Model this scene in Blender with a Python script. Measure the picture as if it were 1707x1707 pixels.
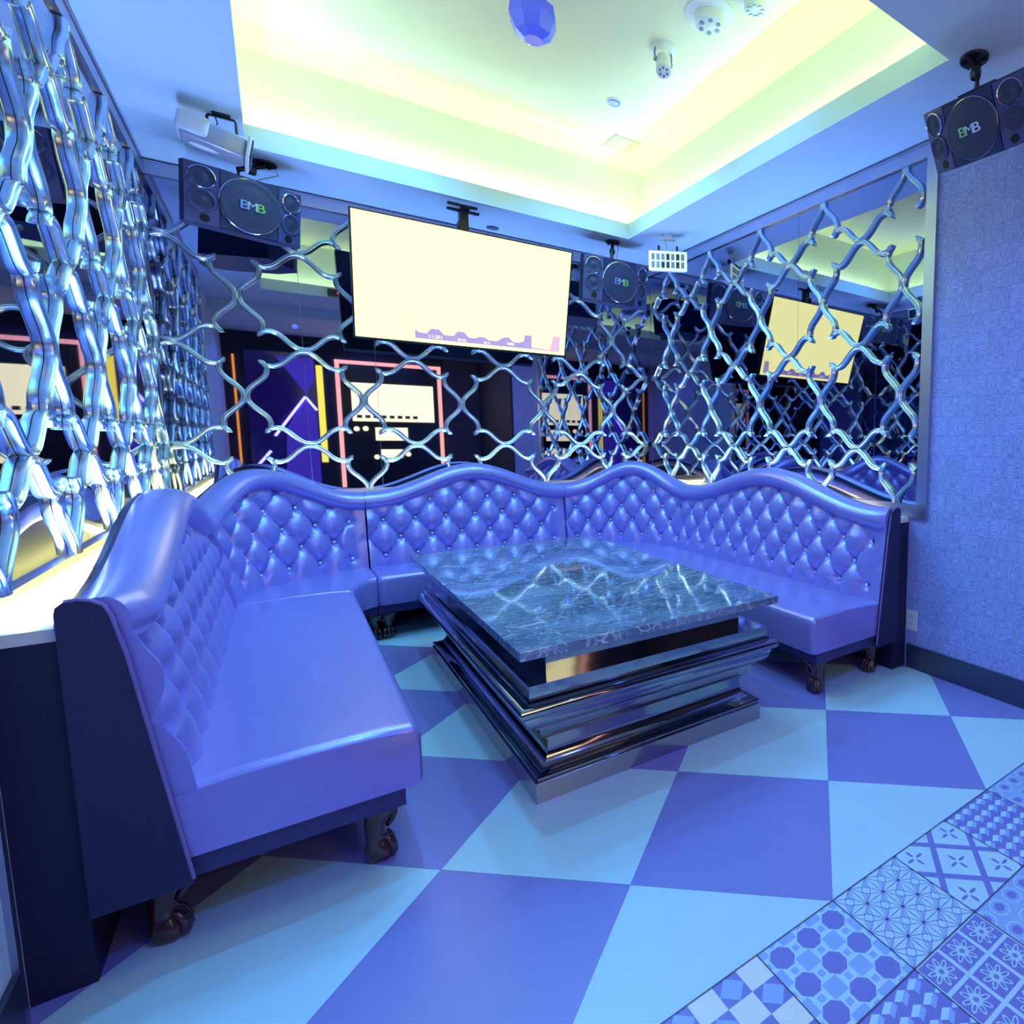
import bpy, bmesh, math, random
from mathutils import Vector, Matrix, Euler
PI=math.pi
random.seed(7)
for o in list(bpy.data.objects): bpy.data.objects.remove(o)
SC=bpy.context.scene; COL=SC.collection

# ------------------------------------------------------------------ camera
cam=bpy.data.cameras.new('camera'); co=bpy.data.objects.new('camera',cam); COL.objects.link(co)
F_,PX,PY,YAW,PIT,ROL=969.941,1268.992,833.0,0.69192,0.1038,0.0062
def camrot():
    def M(a): return Matrix(a)
    cy,sy=math.cos(YAW),math.sin(YAW); cp,sp=math.cos(PIT),math.sin(PIT); cr,sr=math.cos(ROL),math.sin(ROL)
    Rz=M(((cy,-sy,0),(sy,cy,0),(0,0,1))); base=M(((1,0,0),(0,0,-1),(0,1,0)))
    Rx=M(((1,0,0),(0,cp,-sp),(0,sp,cp))); Rr=M(((cr,-sr,0),(sr,cr,0),(0,0,1)))
    return Rr@Rx@base@Rz
R=camrot()            # rows: right, down, forward
r,d,f=[Vector(R[i]) for i in range(3)]
co.matrix_world=Matrix(((r.x,-d.x,-f.x,-1.1718),(r.y,-d.y,-f.y,-1.0754),(r.z,-d.z,-f.z,1.3461),(0,0,0,1)))
cam.sensor_width=36; cam.lens=F_/1707*36
cam.shift_x=(853.5-PX)/1707; cam.shift_y=(PY-853.5)/1707
cam.clip_start=.02
SC.camera=co
# ------------------------------------------------------------------ world, exposure
w=bpy.data.worlds.new('world'); SC.world=w; w.use_nodes=True
w.node_tree.nodes['Background'].inputs[0].default_value=(.1,.14,.5,1); w.node_tree.nodes['Background'].inputs[1].default_value=.05
SC.view_settings.view_transform='Standard'; SC.view_settings.look='None'
SC.view_settings.exposure=0; SC.view_settings.gamma=1; SC.view_settings.use_curve_mapping=False
# ------------------------------------------------------------------ room numbers (metres)
XL,XR,YB,YF=-1.703,1.653,4.004,-2.2
ZS,ZC=2.958,3.55           # soffit, raised ceiling
LX0,LX1,LY0,LY1=-1.208,1.131,.47,3.42   # inner edge of the cove lip
UX0,UX1,UY0,UY1=-1.40,1.335,.28,3.57    # upper coffer walls
# ------------------------------------------------------------------ lamps of the room, added fill spots
def area(name,loc,rot,sx,sy,col,W,spread=PI):
    l=bpy.data.lights.new(name,'AREA'); l.shape='RECTANGLE'; l.size=sx; l.size_y=sy; l.energy=W; l.color=col; l.spread=spread
    o=bpy.data.objects.new(name,l); COL.objects.link(o); o.location=loc; o.rotation_euler=rot; return o
def spot(name,loc,rot,col,W,ang=150,blend=.6,rad=.05):
    l=bpy.data.lights.new(name,'SPOT'); l.energy=W; l.color=col; l.spot_size=math.radians(ang); l.spot_blend=blend; l.shadow_soft_size=rad
    o=bpy.data.objects.new(name,l); COL.objects.link(o); o.location=loc; o.rotation_euler=rot; return o
COVE=(.68,1.0,.38); BLUE=(.07,.16,1.0); CYAN=(.07,.27,1.0)
# cove strips behind the lip, pointing up and a little to the middle of the coffer
zc=3.06
area('cove_light',((LX0+LX1)/2,(LY1+UY1)/2,zc),(PI-.25,0,0),2.4,.05,COVE,11)
area('cove_light',((LX0+LX1)/2,(LY0+UY0)/2,zc),(PI+.25,0,0),2.4,.05,COVE,10)
area('cove_light',((LX1+UX1)/2,(LY0+LY1)/2,zc),(PI,.25,0),.05,3.0,COVE,11)
area('cove_light',((LX0+UX0)/2,(LY0+LY1)/2,zc),(PI,-.25,0),.05,3.0,COVE,11)
# blue fill spots added for brightness in the coffer and in the front ceiling
for p,W in (((.66,2.70,3.52),30),((.0,2.25,3.4),30),((.66,1.64,3.5),30),((-.7,1.4,3.5),34),((-.6,2.9,3.5),26)):
    spot('coffer_fill_light',p,(0,0,0),(.06,.40,1.0),W*2.9,130,.6,.03)
for p,W in (((-.9,-.9,2.78),26),((.7,-.8,2.78),26),((0,-1.7,2.78),14)):
    spot('front_fill_light',p,(0,0,0),BLUE,W*1.8,165,.5,.03)
# blue uplight tape on the ledge behind the sofa
area('ledge_uplight',(XL+.06,2.2,.945),(PI,-.08,0),.03,2.4,CYAN,13,1.3)
area('ledge_uplight',(XR-.06,2.3,.925),(PI,.08,0),.03,2.4,CYAN,18,1.3)
area('ledge_uplight',(0,YB-.06,.945),(PI-.08,0,0),2.9,.03,CYAN,18,1.3)

# ------------------------------------------------------------------ materials
def mat(name,base=(.5,.5,.5),rough=.5,metal=0,em=None,es=0,spec=.5,coat=0,bump=None,sheen=0):
    m=bpy.data.materials.new(name); m.use_nodes=True; nt=m.node_tree; b=nt.nodes['Principled BSDF']
    b.inputs['Base Color'].default_value=(*base,1); b.inputs['Roughness'].default_value=rough; b.inputs['Metallic'].default_value=metal
    b.inputs['Specular IOR Level'].default_value=spec
    b.inputs['Coat Weight'].default_value=coat; b.inputs['Coat Roughness'].default_value=.08
    if em: b.inputs['Emission Color'].default_value=(*em,1); b.inputs['Emission Strength'].default_value=es
    n=nt.nodes.new('ShaderNodeTexNoise'); tc=nt.nodes.new('ShaderNodeTexCoord'); nt.links.new(tc.outputs['Object'],n.inputs['Vector'])
    sc,st,cv=bump or (40,.0,.06)
    n.inputs['Scale'].default_value=sc; n.inputs['Detail'].default_value=4
    mx=nt.nodes.new('ShaderNodeMix'); mx.data_type='RGBA'
    mx.inputs['A'].default_value=(*[c*(1-cv) for c in base],1); mx.inputs['B'].default_value=(*[min(1,c*(1+cv)) for c in base],1)
    nt.links.new(n.outputs['Fac'],mx.inputs['Factor'])
    nt.links.new(mx.outputs['Result'],b.inputs['Base Color'])
    if st:
        bp=nt.nodes.new('ShaderNodeBump'); bp.inputs['Strength'].default_value=st; bp.inputs['Distance'].default_value=.002
        nt.links.new(n.outputs['Fac'],bp.inputs['Height']); nt.links.new(bp.outputs['Normal'],b.inputs['Normal'])
    return m
M={}
M['paint']=mat('ceiling_paint',(.62,.74,.80),.7,bump=(3,0,.02))
M['ceil']=mat('coffer_paint',(.90,.86,.60),.7,bump=(3,0,.02)); M['band']=mat('coffer_wall_cove_tint',(.68,.74,.74),.7,bump=(3,0,.02)); M['vent']=mat('vent_paint',(.66,.72,.50),.6)  # band: same coffer paint, with the cove light's dimmer tint put into its colour
M['leather']=mat('lilac_leather',(.36,.32,.74),.29,.35,spec=.8,coat=.15,bump=(260,.25,.06))
M['shell']=mat('dark_navy_leather',(.022,.02,.07),.5,bump=(200,.15,.1))
M['piping']=mat('piping',(.25,.2,.45),.35)
M['rail']=mat('dark_rail_leather',(.05,.04,.16),.5)
M['wood']=mat('dark_red_wood',(.055,.015,.02),.18,spec=.7,coat=.5,bump=(30,0,.3))
M['ledge']=mat('ledge_laminate',(.80,.80,.62),.5)
M['ledgedark']=mat('ledge_dark_panel',(.010,.010,.045),.55)
M['mirror']=mat('smoked_mirror',(.33,.34,.47),.015,1,bump=(2,0,.01))
M['chrome']=mat('reeded_chrome',(.66,.80,.86),.25,1,bump=(5,0,.03))
M['frame']=mat('brushed_steel',(.50,.50,.62),.34,1,bump=(8,0,.08))
M['bronze']=mat('black_chrome_plate',(.34,.34,.38),.07,1,bump=(3,0,.02))
M['bronzeb']=mat('brushed_bronze_plinth',(.50,.45,.48),.2,1,bump=(3,0,.05))
M['black']=mat('black_plastic',(.012,.012,.02),.3)
M['cab']=mat('speaker_cabinet',(.03,.035,.10),.45)
M['grey']=mat('speaker_baffle',(.07,.075,.20),.4)
M['cone']=mat('speaker_cone',(.04,.045,.095),.6)
M['ring']=mat('speaker_ring',(.5,.5,.6),.18,1)
M['blackhole']=mat('port_black',(.003,.003,.004),.6)
M['white']=mat('white_plastic',(.8,.8,.8),.4)
M['silver']=mat('silver_housing',(.42,.42,.52),.32,.3)
M['base']=mat('dark_steel_baseboard',(.10,.11,.17),.35,.7,bump=(4,0,.15))
M['darkwall']=mat('dark_front_wall',(.016,.02,.035),.7,bump=(6,0,.2))
M['brown']=mat('brown_panel',(.10,.07,.08),.6)
M['crystal']=mat('crystal_button',(.95,.95,.98),.06,.35,spec=1)
M['screen']=mat('lit_screen',(0,0,0),.5,em=(1,.97,.32),es=2.3)
M['screenp']=mat('screen_purple',(0,0,0),.5,em=(.50,.42,.85),es=.95)
M['screenpk']=mat('screen_pink',(0,0,0),.5,em=(.95,.62,.85),es=.95)
M['screenw']=mat('screen_white_text',(0,0,0),.5,em=(1,.97,.75),es=1.4)
M['screeny']=mat('screen_yellow',(0,0,0),.5,em=(1,.9,.1),es=1.6)
M['screeng']=mat('screen_green',(0,0,0),.5,em=(.6,.9,.3),es=1.2)
M['screen2']=mat('booth_screen',(0,0,0),.5,em=(1,.90,.42),es=4.2)
M['pink']=mat('pink_led_frame',(.2,.1,.1),.5,em=(1,.42,.30),es=3.2)
M['neon']=mat('violet_neon',(.1,.1,.2),.5,em=(.30,.27,1),es=9)
M['violet']=mat('violet_glass',(.10,.05,.35),.4,em=(.10,.045,.55),es=.9)
M['navy']=mat('dark_violet_glass',(.02,.01,.08),.1,em=(.02,.01,.12),es=.6)
M['yellow']=mat('yellow_backlit',(.1,.1,0),.5,em=(1,.78,.08),es=3.2)
M['orange']=mat('orange_light',(.1,.05,0),.5,em=(1,.35,.05),es=2.2)
M['red']=mat('red_led',(.2,0,0),.4,em=(1,.03,.01),es=16)
M['led']=mat('led_tape',(.9,.9,.7),.5,em=(1,.98,.26),es=28)
M['lens']=mat('lens_glass',(.35,.4,.6),.05,.6)
M['cable']=mat('pale_cable',(.6,.6,.65),.5)
M['logo_b']=mat('logo_blue',(.35,.5,.9),.25,.5); M['logo_w']=mat('logo_silver',(.8,.85,.9),.25,.5); M['logo_g']=mat('logo_green',(.35,.85,.25),.25,.5)
M['lens_em']=mat('fixture_grid',(.9,.9,.85),.4,em=(.75,.95,.5),es=.7)
M['cell']=mat('fixture_cell_blue',(.25,.3,.5),.2,.5)
M['celld']=mat('fixture_cell_dark',(.03,.04,.12),.2,.4)
M['blueball']=mat('blue_faceted_glass',(.10,.12,.8),.15,em=(.05,.07,.6),es=.5)

def marble():
    m=bpy.data.materials.new('grey_marble'); m.use_nodes=True; nt=m.node_tree; b=nt.nodes['Principled BSDF']; L=nt.links
    tc=nt.nodes.new('ShaderNodeTexCoord'); mp=nt.nodes.new('ShaderNodeMapping'); mp.inputs['Rotation'].default_value=(0,0,.55); mp.inputs['Scale'].default_value=(1,2.3,1)
    L.new(tc.outputs['Object'],mp.inputs[0])
    nz=nt.nodes.new('ShaderNodeTexNoise'); nz.inputs['Scale'].default_value=2.2; nz.inputs['Detail'].default_value=6; L.new(mp.outputs[0],nz.inputs['Vector'])
    add=nt.nodes.new('ShaderNodeMix'); add.data_type='RGBA'; add.blend_type='ADD'; add.inputs['Factor'].default_value=.16
    L.new(mp.outputs[0],add.inputs['A']); L.new(nz.outputs['Color'],add.inputs['B'])
    prev=None
    for sc,wd in ((4.5,.030),(11,.045),(23,.06)):
        v=nt.nodes.new('ShaderNodeTexVoronoi'); v.feature='DISTANCE_TO_EDGE'; v.inputs['Scale'].default_value=sc; L.new(add.outputs['Result'],v.inputs['Vector'])
        r_=nt.nodes.new('ShaderNodeMapRange'); r_.inputs['From Min'].default_value=0; r_.inputs['From Max'].default_value=wd; r_.inputs['To Min'].default_value=1; r_.inputs['To Max'].default_value=0; L.new(v.outputs['Distance'],r_.inputs['Value'])
        n2=nt.nodes.new('ShaderNodeTexNoise'); n2.inputs['Scale'].default_value=sc*.9; L.new(mp.outputs[0],n2.inputs['Vector'])
        r2=nt.nodes.new('ShaderNodeMapRange'); r2.inputs['From Min'].default_value=.45; r2.inputs['From Max'].default_value=.68; L.new(n2.outputs['Fac'],r2.inputs['Value'])
        mu=nt.nodes.new('ShaderNodeMath'); mu.operation='MULTIPLY'; L.new(r_.outputs[0],mu.inputs[0]); L.new(r2.outputs[0],mu.inputs[1])
        if prev: 
            mm=nt.nodes.new('ShaderNodeMath'); mm.operation='MAXIMUM'; L.new(prev.outputs[0],mm.inputs[0]); L.new(mu.outputs[0],mm.inputs[1]); prev=mm
        else: prev=mu
    cr=nt.nodes.new('ShaderNodeValToRGB'); cr.color_ramp.elements[0].color=(.08,.13,.20,1); cr.color_ramp.elements[1].color=(.26,.38,.50,1)
    cr.color_ramp.elements[0].position=.3; cr.color_ramp.elements[1].position=.75
    L.new(nz.outputs['Fac'],cr.inputs[0])
    mx=nt.nodes.new('ShaderNodeMix'); mx.data_type='RGBA'; mx.inputs['B'].default_value=(.80,.86,.90,1); L.new(cr.outputs[0],mx.inputs['A']); L.new(prev.outputs[0],mx.inputs['Factor'])
    L.new(mx.outputs['Result'],b.inputs['Base Color']); b.inputs['Roughness'].default_value=.06; b.inputs['Specular IOR Level'].default_value=1.0
    b.inputs['Coat Weight'].default_value=.6; b.inputs['Coat Roughness'].default_value=.03
    return m
M['marble']=marble()
def wallpaper():
    m=bpy.data.materials.new('woven_block_wallpaper'); m.use_nodes=True; nt=m.node_tree; b=nt.nodes['Principled BSDF']; L=nt.links
    tc=nt.nodes.new('ShaderNodeTexCoord')
    def mapn(s):
        q=nt.nodes.new('ShaderNodeMapping'); q.inputs['Scale'].default_value=s; L.new(tc.outputs['Object'],q.inputs[0]); return q
    ch=nt.nodes.new('ShaderNodeTexChecker'); ch.inputs['Scale'].default_value=1; L.new(mapn((0.0001,9.5,9.5)).outputs[0],ch.inputs['Vector'])
    a=nt.nodes.new('ShaderNodeTexNoise'); a.inputs['Scale'].default_value=1; a.inputs['Detail'].default_value=3; L.new(mapn((3,28,330)).outputs[0],a.inputs['Vector'])
    c=nt.nodes.new('ShaderNodeTexNoise'); c.inputs['Scale'].default_value=1; c.inputs['Detail'].default_value=3; L.new(mapn((3,330,28)).outputs[0],c.inputs['Vector'])
    mx=nt.nodes.new('ShaderNodeMix'); mx.data_type='FLOAT'; L.new(ch.outputs['Fac'],mx.inputs['Factor']); L.new(a.outputs['Fac'],mx.inputs['A']); L.new(c.outputs['Fac'],mx.inputs['B'])
    br=nt.nodes.new('ShaderNodeTexBrick'); br.inputs['Scale'].default_value=1; br.inputs['Mortar Size'].default_value=.02; br.offset=.5
    br.inputs['Brick Width'].default_value=1; br.inputs['Row Height'].default_value=1; br.inputs['Color1'].default_value=(1,1,1,1); br.inputs['Color2'].default_value=(.90,.90,.90,1); br.inputs['Mortar'].default_value=(.76,.76,.80,1)
    sw=nt.nodes.new('ShaderNodeSeparateXYZ'); cb=nt.nodes.new('ShaderNodeCombineXYZ'); L.new(mapn((1,9.5,9.5)).outputs[0],sw.inputs[0]); L.new(sw.outputs['Y'],cb.inputs['X']); L.new(sw.outputs['Z'],cb.inputs['Y']); L.new(cb.outputs[0],br.inputs['Vector'])
    cr=nt.nodes.new('ShaderNodeValToRGB'); cr.color_ramp.elements[0].color=(.22,.25,.60,1); cr.color_ramp.elements[1].color=(.48,.54,.88,1); cr.color_ramp.elements[0].position=.36; cr.color_ramp.elements[1].position=.64
    L.new(mx.outputs[0],cr.inputs[0])
    mu=nt.nodes.new('ShaderNodeMix'); mu.data_type='RGBA'; mu.blend_type='MULTIPLY'; mu.inputs['Factor'].default_value=1; L.new(cr.outputs[0],mu.inputs['A']); L.new(br.outputs['Color'],mu.inputs['B'])
    L.new(mu.outputs['Result'],b.inputs['Base Color']); b.inputs['Roughness'].default_value=.6
    bp=nt.nodes.new('ShaderNodeBump'); bp.inputs['Strength'].default_value=.35; bp.inputs['Distance'].default_value=.003; L.new(mx.outputs[0],bp.inputs['Height']); L.new(bp.outputs[0],b.inputs['Normal'])
    return m
M['wallpaper']=wallpaper()
# floor colours
def fm(n,c): return mat(n,c,.34,spec=.45,bump=(9,0,.04))
FW=fm('floor_white',(.56,.80,.80)); FG=fm('floor_grey_violet',(.27,.26,.58)); FD=fm('floor_dark_blue',(.23,.23,.56)); FM=fm('floor_mid_blue',(.34,.50,.76)); FC=fm('floor_cream',(.88,.88,.74)); FL=fm('floor_line',(.10,.08,.16))

# ------------------------------------------------------------------ mesh helpers
def link(name,me,m,parent=None):
    o=bpy.data.objects.new(name,me); COL.objects.link(o)
    for k in (m if isinstance(m,(list,tuple)) else [m]): me.materials.append(k)
    if parent: o.parent=parent
    return o
def obj(name,bm,m,parent=None,smooth=False,world=False):
    if world and parent:
        W=parent.matrix_basis.copy(); q=parent.parent
        while q: W=q.matrix_basis@W; q=q.parent
        bm.transform(W.inverted())
    me=bpy.data.meshes.new(name); bmesh.ops.recalc_face_normals(bm,faces=bm.faces); bm.to_mesh(me); bm.free()
    if smooth:
        for p in me.polygons: p.use_smooth=True
        me.set_sharp_from_angle(angle=math.radians(42))
    return link(name,me,m,parent)
def root(name,label,cat,loc=(0,0,0),rot=(0,0,0),group=None):
    o=bpy.data.objects.new(name,None); COL.objects.link(o); o.location=loc; o.rotation_euler=rot; o.empty_display_size=.1
    tag(o,label,cat,group); return o
def tag(o,label,cat,group=None):
    o['label']=label; o['category']=cat
    if group: o['group']=group
    return o
def struct(o): o['kind']='structure'; return o
def bx(bm,lo,hi,bev=0,mtx=None):
    v=[bm.verts.new((x,y,z)) for x in (lo[0],hi[0]) for y in (lo[1],hi[1]) for z in (lo[2],hi[2])]
    fs=[bm.faces.new([v[i] for i in q]) for q in ((0,1,3,2),(4,6,7,5),(0,4,5,1),(2,3,7,6),(0,2,6,4),(1,5,7,3))]
    if bev:
        es=list({e for f_ in fs for e in f_.edges}); g=bmesh.ops.bevel(bm,geom=es,offset=bev,segments=3,affect='EDGES',profile=.5)
        v=list({x for f_ in g['faces'] for x in f_.verts}|{x for x in v if x.is_valid})
    if mtx is not None:
        bmesh.ops.transform(bm,matrix=mtx,verts=v)
    return bm
def box(lo,hi,bev=0): return bx(bmesh.new(),lo,hi,bev)
def lathe(bm,prof,seg=32,mtx=None,mod=None):
    rings=[]
    for r_,z in prof:
        ring=[]
        for i in range(seg):
            a=2*PI*i/seg; rr=r_*(mod(a,z) if mod else 1); ring.append(bm.verts.new((rr*math.cos(a),rr*math.sin(a),z)))
        rings.append(ring)
    for A,B in zip(rings,rings[1:]):
        for i in range(seg): bm.faces.new((A[i],A[(i+1)%seg],B[(i+1)%seg],B[i]))
    bm.faces.new(rings[0][::-1]); bm.faces.new(rings[-1])
    if mtx is not None: bmesh.ops.transform(bm,matrix=mtx,verts=[v for r_ in rings for v in r_])
    return bm
def tube(bm,pts,rad,seg=8,closed=False):
    P=[Vector(p) for p in pts]; n=len(P); rings=[]
    for i,p in enumerate(P):
        t=(P[min(i+1,n-1)]-P[max(i-1,0)]).normalized(); up=Vector((0,0,1)) if abs(t.z)<.9 else Vector((1,0,0))
        a=t.cross(up).normalized(); b=a.cross(t); rr=rad[i] if isinstance(rad,(list,tuple)) else rad
        rings.append([bm.verts.new(p+a*rr*math.cos(2*PI*k/seg)+b*rr*math.sin(2*PI*k/seg)) for k in range(seg)])
    for A,B in zip(rings,rings[1:]):
        for k in range(seg): bm.faces.new((A[k],A[(k+1)%seg],B[(k+1)%seg],B[k]))
    bm.faces.new(rings[0][::-1]); bm.faces.new(rings[-1]); return bm
def prism(bm,pts,z0,z1,mtx=None):
    a=[bm.verts.new((x,y,z0)) for x,y in pts]; b=[bm.verts.new((x,y,z1)) for x,y in pts]; n=len(pts)
    bm.faces.new(a[::-1]); bm.faces.new(b)
    for i in range(n): bm.faces.new((a[i],a[(i+1)%n],b[(i+1)%n],b[i]))
    if mtx is not None: bmesh.ops.transform(bm,matrix=mtx,verts=a+b)
    return bm
def text_mesh(s,size,depth,name):
    c=bpy.data.curves.new(name,'FONT'); c.body=s; c.size=size; c.extrude=depth; c.align_x='CENTER'; c.align_y='CENTER'; c.offset=0 if s=='M' else size*.012
    o=bpy.data.objects.new(name,c); COL.objects.link(o); bpy.context.view_layer.update()
    me=bpy.data.meshes.new_from_object(o.evaluated_get(bpy.context.evaluated_depsgraph_get())); bpy.data.objects.remove(o); bpy.data.curves.remove(c); me.name=name; return me
def pyrot(yaw,tilt,roll=0):   # local -y faces the room, tilt leans it down
    return Matrix.Rotation(yaw,4,'Z')@Matrix.Rotation(tilt,4,'X')@Matrix.Rotation(-roll,4,'Y')

# ------------------------------------------------------------------ floor
def build_floor():
    bm=bmesh.new(); S=.86; T=S/3
    mats=[FW,FG,FD,FM,FC,FL]
    X0,X1,Y0,Y1=XL,XR,YF,YB
    def clip(poly,xa,xb,ya,yb):
        def cl(P,ax,v,s):
            out=[]
            for i in range(len(P)):
                a,b=P[i],P[(i+1)%len(P)]; ia=(a[ax]-v)*s>=-1e-9; ib=(b[ax]-v)*s>=-1e-9
                if ia: out.append(a)
                if ia!=ib:
                    t=(v-a[ax])/(b[ax]-a[ax]); out.append((a[0]+t*(b[0]-a[0]),a[1]+t*(b[1]-a[1])))
            return out
        for ax,v,s in ((0,xa,1),(0,xb,-1),(1,ya,1),(1,yb,-1)):
            poly=cl(poly,ax,v,s)
            if len(poly)<3: return []
        return poly
    def face(poly,mi,z=0,box_=None):
        b=box_ or (X0,X1,Y0,Y1)
        P=clip(poly,max(b[0],X0),min(b[1],X1),max(b[2],Y0),min(b[3],Y1))
        Q=[]
        for p in P:
            if not Q or (abs(p[0]-Q[-1][0])+abs(p[1]-Q[-1][1]))>1e-6: Q.append(p)
        if len(Q)>2 and abs(Q[0][0]-Q[-1][0])+abs(Q[0][1]-Q[-1][1])<1e-6: Q.pop()
        if len(Q)<3: return
        ar=sum(Q[i][0]*Q[(i+1)%len(Q)][1]-Q[(i+1)%len(Q)][0]*Q[i][1] for i in range(len(Q)))
        if abs(ar)<1e-9: return
        if ar<0: Q=Q[::-1]
        f_=bm.faces.new([bm.verts.new((x,y,z)) for x,y in Q]); f_.material_index=mi
    up=(X0,X1,0,Y1)
    for i in range(-4,5):
        for j in range(-1,12):
            for (cx,cy,mi) in (((i)*S,(j+.5)*S,1),((i+.5)*S,j*S,0)):
                face([(cx-S/2,cy),(cx,cy-S/2),(cx+S/2,cy),(cx,cy+S/2)],mi,0,up)
    def line(a,b,wd,mi,z,B):
        dx,dy=b[0]-a[0],b[1]-a[1]; l=math.hypot(dx,dy); nx,ny=-dy/l*wd/2,dx/l*wd/2
        face([(a[0]+nx,a[1]+ny),(b[0]+nx,b[1]+ny),(b[0]-nx,b[1]-ny),(a[0]-nx,a[1]-ny)],mi,z,B)
    def ngon(cx,cy,r_,n,a0=0,sx=1,sy=1,rot=0):
        out=[]
        for k in range(n):
            a=a0+2*PI*k/n; x,y=r_*sx*math.cos(a),r_*sy*math.sin(a); out.append((cx+x*math.cos(rot)-y*math.sin(rot),cy+x*math.sin(rot)+y*math.cos(rot)))
        return out
    def pat(k,x,y):
        B=(x,x+T,y,y+T); g=lambda u,v:(x+u*T,y+v*T)
        sq=[g(0,0),g(1,0),g(1,1),g(0,1)]; z=.0004; z2=.0008
        if k==0:    # triangles and squares
            face(sq,0,0,B)
            for i in range(2):
                for j in range(2):
                    a,b=i/2,j/2
                    face([g(a,b),g(a+.25,b),g(a+.25,b+.25),g(a,b+.25)],4,z,B); face([g(a+.25,b+.25),g(a+.5,b+.25),g(a+.5,b+.5),g(a+.25,b+.5)],4,z,B)
                    for (p,q) in ((a+.25,b),(a,b+.25)):
                        face([g(p,q),g(p+.25,q),g(p+.25,q+.25),g(p,q+.25)],2,z,B); face([g(p+.125,q),g(p+.25,q+.125),g(p+.125,q+.25),g(p,q+.125)],3,z2,B)
        elif k==1:  # octagons
            face(sq,0,0,B)
            for i in range(-1,4):
                for j in range(-1,4):
                    cx,cy=(i+.5)/3,(j+.5)/3
                    face(ngon(*g(cx,cy),T*.120,8,PI/8),2,z,B)
                    c=g(i/3,j/3); face([(c[0]-.088*T,c[1]),(c[0],c[1]-.088*T),(c[0]+.088*T,c[1]),(c[0],c[1]+.088*T)],3,z,B) if (i+j)%1 else face(ngon(*c,T*.118,4,PI/4),3,z,B)
                    face(ngon(*g(i/3,(j+.5)/3),T*.042,4,PI/4),3,z2,B); face(ngon(*g((i+.5)/3,j/3),T*.042,4,PI/4),3,z2,B)
        elif k==2:  # star rays
            face(sq,0,0,B); n=4
            for i in range(n+1):
                for j in range(n+1):
                    c=g((i)/n,(j)/n)
                    for q in range(12):
                        a=2*PI*q/12; L_=T/n*(.72 if q%3 else .56); line(c,(c[0]+L_*math.cos(a),c[1]+L_*math.sin(a)),.0022,2,z,B)
                    for q in (1,7): 
                        a=2*PI*(q+.5)/12; face([c,(c[0]+T/n*.5*math.cos(a-.18),c[1]+T/n*.5*math.sin(a-.18)),(c[0]+T/n*.62*math.cos(a+.1),c[1]+T/n*.62*math.sin(a+.1))],3,z,B)
        elif k==3:  # diagonal trellis with crosses
            face(sq,0,0,B)
            def dg(p,q): return g(.5+(p+q)/2,.5+(q-p)/2)
            for v_ in (-1,-1/3,1/3,1):
                line(dg(v_,-1.3),dg(v_,1.3),.020,2,z,B); line(dg(-1.3,v_),dg(1.3,v_),.020,2,.0006,B)
            for i in (-1,0,1):
                for j in (-1,0,1):
                    c=dg(i*2/3,j*2/3)
                    for q in range(4):
                        a=q*PI/2; face(ngon(c[0]+.021*math.cos(a),c[1]+.021*math.sin(a),.015,8,0,1,.33,rot=a),2,z2,B)
        elif k==4:  # zigzag cubes
            face(sq,2,0,B); n=6
            for i in range(-1,n+1):
                for j in range(-1,n+1):
                    a,b=i/n,j/n; h=1/n
                    face([g(a,b),g(a+h*.62,b+h*.30),g(a+h*.62,b+h*.62),g(a,b+h*.32)],3,z,B)
                    face([g(a,b+h*.32),g(a+h*.62,b+h*.62),g(a+h*.30,b+h*.86),g(a-h*.32,b+h*.55)],0,z,B)
        elif k==5:  # rounded boxes
            face(sq,3,0,B)
            for i in range(-1,5):
                for j in range(-1,5):
                    c=g((i+.5)/4+(j%2)*.125,(j+.5)/4); face(ngon(*c,T*.115,8,PI/8,1.0,.9),0,z,B); face(ngon(*c,T*.10,8,PI/8,1,.9),3,.0006,B); face(ngon(*c,T*.058,8,PI/8,1,.9),2,z2,B)
        elif k==6:  # flower squares
            face(sq,0,0,B)
            for i in range(3):
                for j in range(3):
                    a,b=i/3+.02,j/3+.02; w_=1/3-.04
                    face([g(a,b),g(a+w_,b),g(a+w_,b+w_),g(a,b+w_)],2,z,B); c=g(a+w_/2,b+w_/2)
                    for q in range(8):
                        an=PI/4*q+PI/8; R_=T*.11; face(ngon(c[0]+R_*.72*math.cos(an),c[1]+R_*.72*math.sin(an),R_*.55,8,0,1,.42,rot=an),0,z2,B)
                    for q in range(8):
                        an=PI/4*q+PI/8; R_=T*.11; face(ngon(c[0]+R_*.78*math.cos(an),c[1]+R_*.78*math.sin(an),R_*.32,6,0,1,.42,rot=an),2,.0012,B)
    order={0:{-2:0,-1:1,0:2,1:3,2:4,3:5,4:6},1:{-1:4,0:6,1:5,-2:3,2:1,3:2}}
    for row in range(0,8):
        for i in range(-7,7):
            k=order.get(row,{}).get(i,(i*3+row*5)%7)
            if row==0 and i in (-3,): k=4
            if row==0 and i==2: k=4
            if row==0 and i==3: k=5
            x,y=i*T,-(row+1)*T
            if x+T<X0 or x>X1 or y+T<Y0: continue
            pat(k,x,y)
    for row in range(0,8): line((X0,-row*T),(X1,-row*T),.0035,5,.0015,(X0,X1,Y0,Y1))
    for i in range(-7,7): line((i*T,Y0),(i*T,0),.0030,5,.0015,(X0,X1,Y0,.0))
    for i in range(-6,8):   # hairline joints of the big tiles
        for s in (1,-1): line((i*S-5*s*1,-5),(i*S+6*s,6),.0014,2,.0005,up)
    # underside so the slab has thickness
    v=[bm.verts.new(p) for p in ((X0,Y0,-.05),(X1,Y0,-.05),(X1,Y1,-.05),(X0,Y1,-.05))]; bm.faces.new(v[::-1])
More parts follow.
